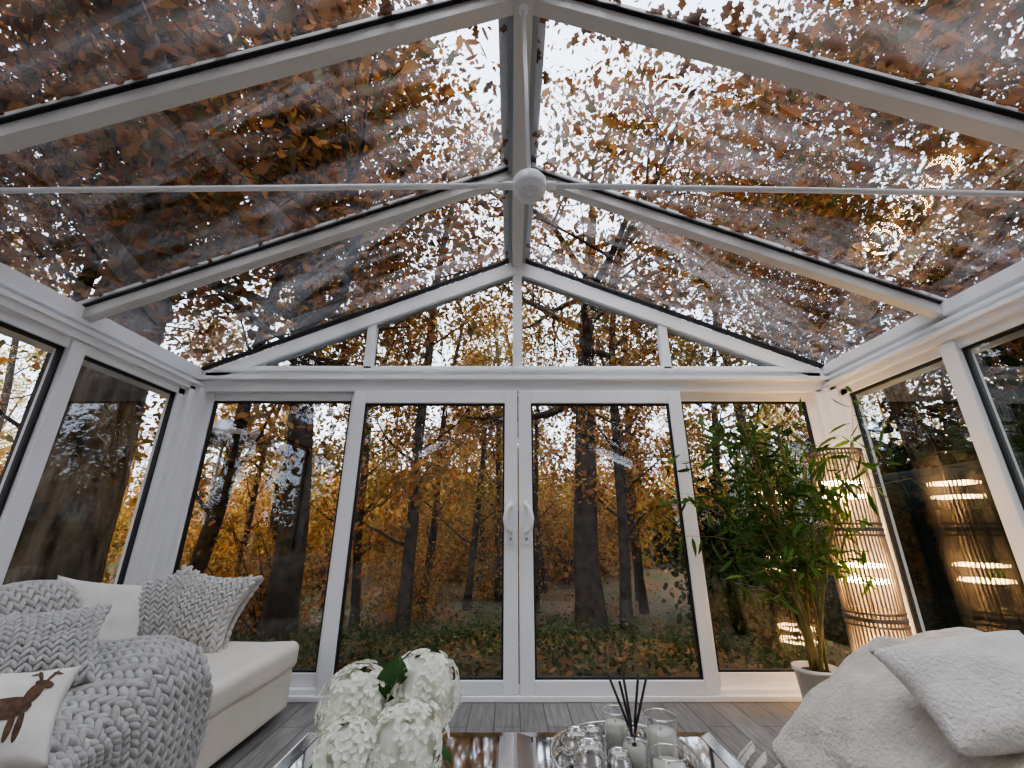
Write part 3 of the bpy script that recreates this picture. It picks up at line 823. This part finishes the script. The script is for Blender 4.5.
def bigleaf(bp, dr, L, W):
    dr = Vector(dr).normalized(); sd = dr.cross(Vector((0,0,1))).normalized(); up = sd.cross(dr)
    def F(u, v):
        w_ = W*math.sin(math.pi*min(1,max(.0,v))**.85)*(2*u-1)
        return Vector(bp)+dr*L*v+sd*w_+up*(abs(2*u-1)*.012-.03*v*v*2)
    st.grid(F, 6, 12, M_GREENLEAF)
bigleaf((hx+.0,hy-.02,TT+.16), (.05,-.1,1), .16, .045)
bigleaf((hx+.0,hy+.02,TT+.16), (.2,.2,1), .13, .04)
bigleaf((hx+.03,hy-.03,TT+.10), (.9,-.5,.3), .17, .045)
bigleaf((hx-.03,hy-.05,TT+.10), (-.8,-.6,.1), .17, .045)
bigleaf((hx,hy-.05,TT+.09), (.1,-1,.1), .17, .045)
st.build('stems_and_leaves', vase)

# tray
tx, ty = .25, 1.40; TR = .195
t = B()
t.lathe((tx,ty,TT), [(TR,0),(TR+.004,.004),(TR,.010),(TR-.012,.008)], M_SILVER, 56)
t.ring((tx,ty,TT+.012), TR, .006, M_SILVER, 56); t.ring((tx,ty,TT+.05), TR, .005, M_SILVER, 56)
for k in range(36):
    a_ = 2*math.pi*k/36; X = tx+TR*math.cos(a_); Y = ty+TR*math.sin(a_)
    t.tube([(X,Y,TT+.012),(X,Y,TT+.05)], .0028, M_SILVER, 6)
    t.add(np.array([X,Y,TT+.031])+SV*.007, SF, M_SILVER, True)
t.build('serving_tray')
z0 = TT+.0105
def votive(name, x, y, R, H):
    b2 = B()
    prof = [(R*.5,0),(R*.85,H*.15),(R,H*.45),(R*.9,H*.75),(R*.68,H*.95),(R*.72,H),(R*.66,H),(R*.62,H*.93),(R*.6,H*.8),(0.001,H*.78)]
    b2.lathe((x,y,z0), prof, M_SILVER, 28); b2.lathe((x,y,z0+H*.78), [(R*.55,0),(R*.55,.006),(.001,.008)], M_WAX, 20)
    b2.build(name)
votive('tealight_holder', tx-.12, ty+.04, .042, .075)
votive('tealight_holder.001', tx-.10, ty-.06, .045, .085)
votive('tealight_holder.002', tx-.02, ty-.04, .036, .06)
votive('tealight_holder.003', tx-.065, ty+.11, .034, .055)
def jar(name, x, y, R, H):
    b2 = B()
    vs = []; n = 32
    b2.lathe((x,y,z0+.003), [(R-.005,0),(R-.005,H*.62),(.001,H*.62)], M_WAX, 32)
    b2.tube([(x,y,z0+H*.62),(x,y,z0+H*.72)], .0015, M_BLACK, 5)
    for j in range(2):
        for i in range(n): vs.append((x+R*math.cos(2*math.pi*i/n), y+R*math.sin(2*math.pi*i/n), z0+j*H))
    b2.add(vs, [(i,(i+1)%n,n+(i+1)%n,n+i) for i in range(n)], M_VGLASS, True)
    b2.ring((x,y,z0+H), R, .002, M_SILVER, 32)
    b2.build(name)
jar('jar_candle', tx+.012, ty+.14, .036, .09)
jar('jar_candle.001', tx+.125, ty+.06, .045, .105)
jar('jar_candle.002', tx+.10, ty-.07, .045, .07)
d = B(); dx_, dy_ = tx+.038, ty+.03
d.lathe((dx_,dy_,z0), [(.032,0),(.034,.004),(.034,.05),(.028,.066),(.013,.072),(.013,.09)], M_VGLASS, 28)
d.lathe((dx_,dy_,z0+.004), [(.030,0),(.030,.04),(.001,.04)], M_WAX, 24)
for k, (ax_, ay_) in enumerate([(-.055,.02),(-.035,-.03),(-.01,.03),(.02,-.02),(.035,.03),(.05,.0)]):
    d.tube([(dx_-ax_*.15,dy_-ay_*.15,z0+.03),(dx_+ax_*.2,dy_+ay_*.2,z0+.09),(dx_+ax_,dy_+ay_,z0+.205)], .0036, M_BLACK, 6)
d.build('reed_diffuser')

# ------------------------------------------------------------------ floor lamp
lx, ly = 2.18, 2.90
l = B(); led = B()
l.lathe((lx,ly,0), [(.15,0),(.155,.01),(.15,.025),(.02,.03)], M_LAMPRING, 40)
l.tube([(lx,ly,.02),(lx,ly,1.53)], .008, M_LAMPRING, 8)
for k in range(3):
    za = .03+.51*k; zb = za+.500; NR = 46
    def RR(z):
        q = (z-za)/(zb-za); return .148+.006*math.sin(math.pi*q)
    for i in range(NR):
        a_ = 2*math.pi*i/NR; pts = []; rd = []
        for j in range(9):
            z = za+(zb-za)*j/8; pts.append((lx+RR(z)*math.cos(a_), ly+RR(z)*math.sin(a_), z)); rd.append(.0062)
        l.tube(pts, rd, M_SLAT, 5, cap=False)
    for z in (za, zb, za+.03, zb-.03): l.ring((lx,ly,z), RR(z)+.003, .008, M_LAMPRING, 48)
    for sgn in (0, math.pi/2):
        l.tube([(lx-.14*math.cos(sgn),ly-.14*math.sin(sgn),zb),(lx+.14*math.cos(sgn),ly+.14*math.sin(sgn),zb)], .004, M_LAMPRING, 5)
    for z in (za+.20, za+.29): led.ring((lx,ly,z), .112, .009, M_LED, 40)
lamp = l.build('floor_lamp'); led.build('led_rings', lamp)

# ------------------------------------------------------------------ bamboo plant
bx0, by0 = 1.74, 2.88
p = B()
p.lathe((bx0,by0,0), [(.08,0),(.085,.01),(.115,.26),(.122,.26),(.122,.28),(.11,.28),(.105,.25),(.001,.245)], M_POT, 40)
p.lathe((bx0,by0,.246), [(.104,0),(.08,.012),(.001,.015)], M_SOIL, 24)
pot = p.build('potted_bamboo')
cane = B(); C = []; rb = np.random.default_rng(21)
for k in range(13):
    a_ = rb.uniform(0,6.28); r0 = rb.uniform(.01,.07); H = rb.uniform(.95,1.48)
    dx2 = rb.uniform(-.48,.36); dy2 = rb.uniform(-.25,.10)
    base = Vector((bx0+r0*math.cos(a_), by0+r0*math.sin(a_), .24)); pts = []; rd = []
    for j in range(13):
        q = j/12; pts.append(base+Vector((dx2*q**1.4, dy2*q**1.4, H*q))); rd.append(.0085*(1-.5*q)*(1.25 if j%2 else 1))
    cane.tube(pts, rd, M_CANE, 6)
    for j in range(5, 13):
        for mth in range(2):
            d_ = Vector((rb.normal()*1.3, rb.normal()*.7, rb.uniform(-.1,.7))).normalized(); Lb = rb.uniform(.14,.40)
            e = pts[j]+d_*Lb; e.x = min(e.x, 2.38); e.y = min(e.y, 3.02)
            cane.tube([pts[j], (pts[j]+e)/2+Vector((0,0,.02)), e], [.002,.0016,.001], M_CANE, 4, cap=False)
            for q in range(5):
                c_ = pts[j].lerp(e, .4+.6*q/4); C.append(tuple(c_))
cane.build('canes', pot)
C = np.array(C)
leaves('leaves', C, .115, M_LBAM, rb, parent=pot, shape=NAR*np.array([1.6,1,1]), droop=.5)

# ------------------------------------------------------------------ world, light, camera
w = bpy.data.worlds.new('overcast'); scene.world = w; w.use_nodes = True
nt = w.node_tree; bg = nt.nodes['Background']
tc = nt.nodes.new('ShaderNodeTexCoord'); nz = nt.nodes.new('ShaderNodeTexNoise'); nz.inputs['Scale'].default_value = 3; nz.inputs['Detail'].default_value = 4
rp = nt.nodes.new('ShaderNodeValToRGB'); rp.color_ramp.elements[0].position=.3; rp.color_ramp.elements[1].position=.75
rp.color_ramp.elements[0].color = (.66,.75,.96,1); rp.color_ramp.elements[1].color = (.86,.90,1,1)
nt.links.new(tc.outputs['Generated'], nz.inputs['Vector']); nt.links.new(nz.outputs['Fac'], rp.inputs[0]); nt.links.new(rp.outputs[0], bg.inputs[0])
bg.inputs['Strength'].default_value = 4.6
sd = bpy.data.lights.new('sky_fill', 'SUN'); sd.energy = 5.6; sd.angle = math.radians(70); sd.color = (1,.96,.90)  # added soft fill from behind, in place of a brighter open sky there
so = bpy.data.objects.new('sky_fill', sd); scene.collection.objects.link(so); so.rotation_euler = (math.radians(42), 0, math.radians(-15))

cam = bpy.data.cameras.new('camera'); co = bpy.data.objects.new('camera', cam); scene.collection.objects.link(co)
co.location = (-0.055, 0, 1.04); co.rotation_euler = (math.radians(90+19.18), 0, math.radians(-0.15))
cam.sensor_width = 36; cam.lens = 420/1024*36; cam.clip_start = .02; cam.clip_end = 300
scene.camera = co
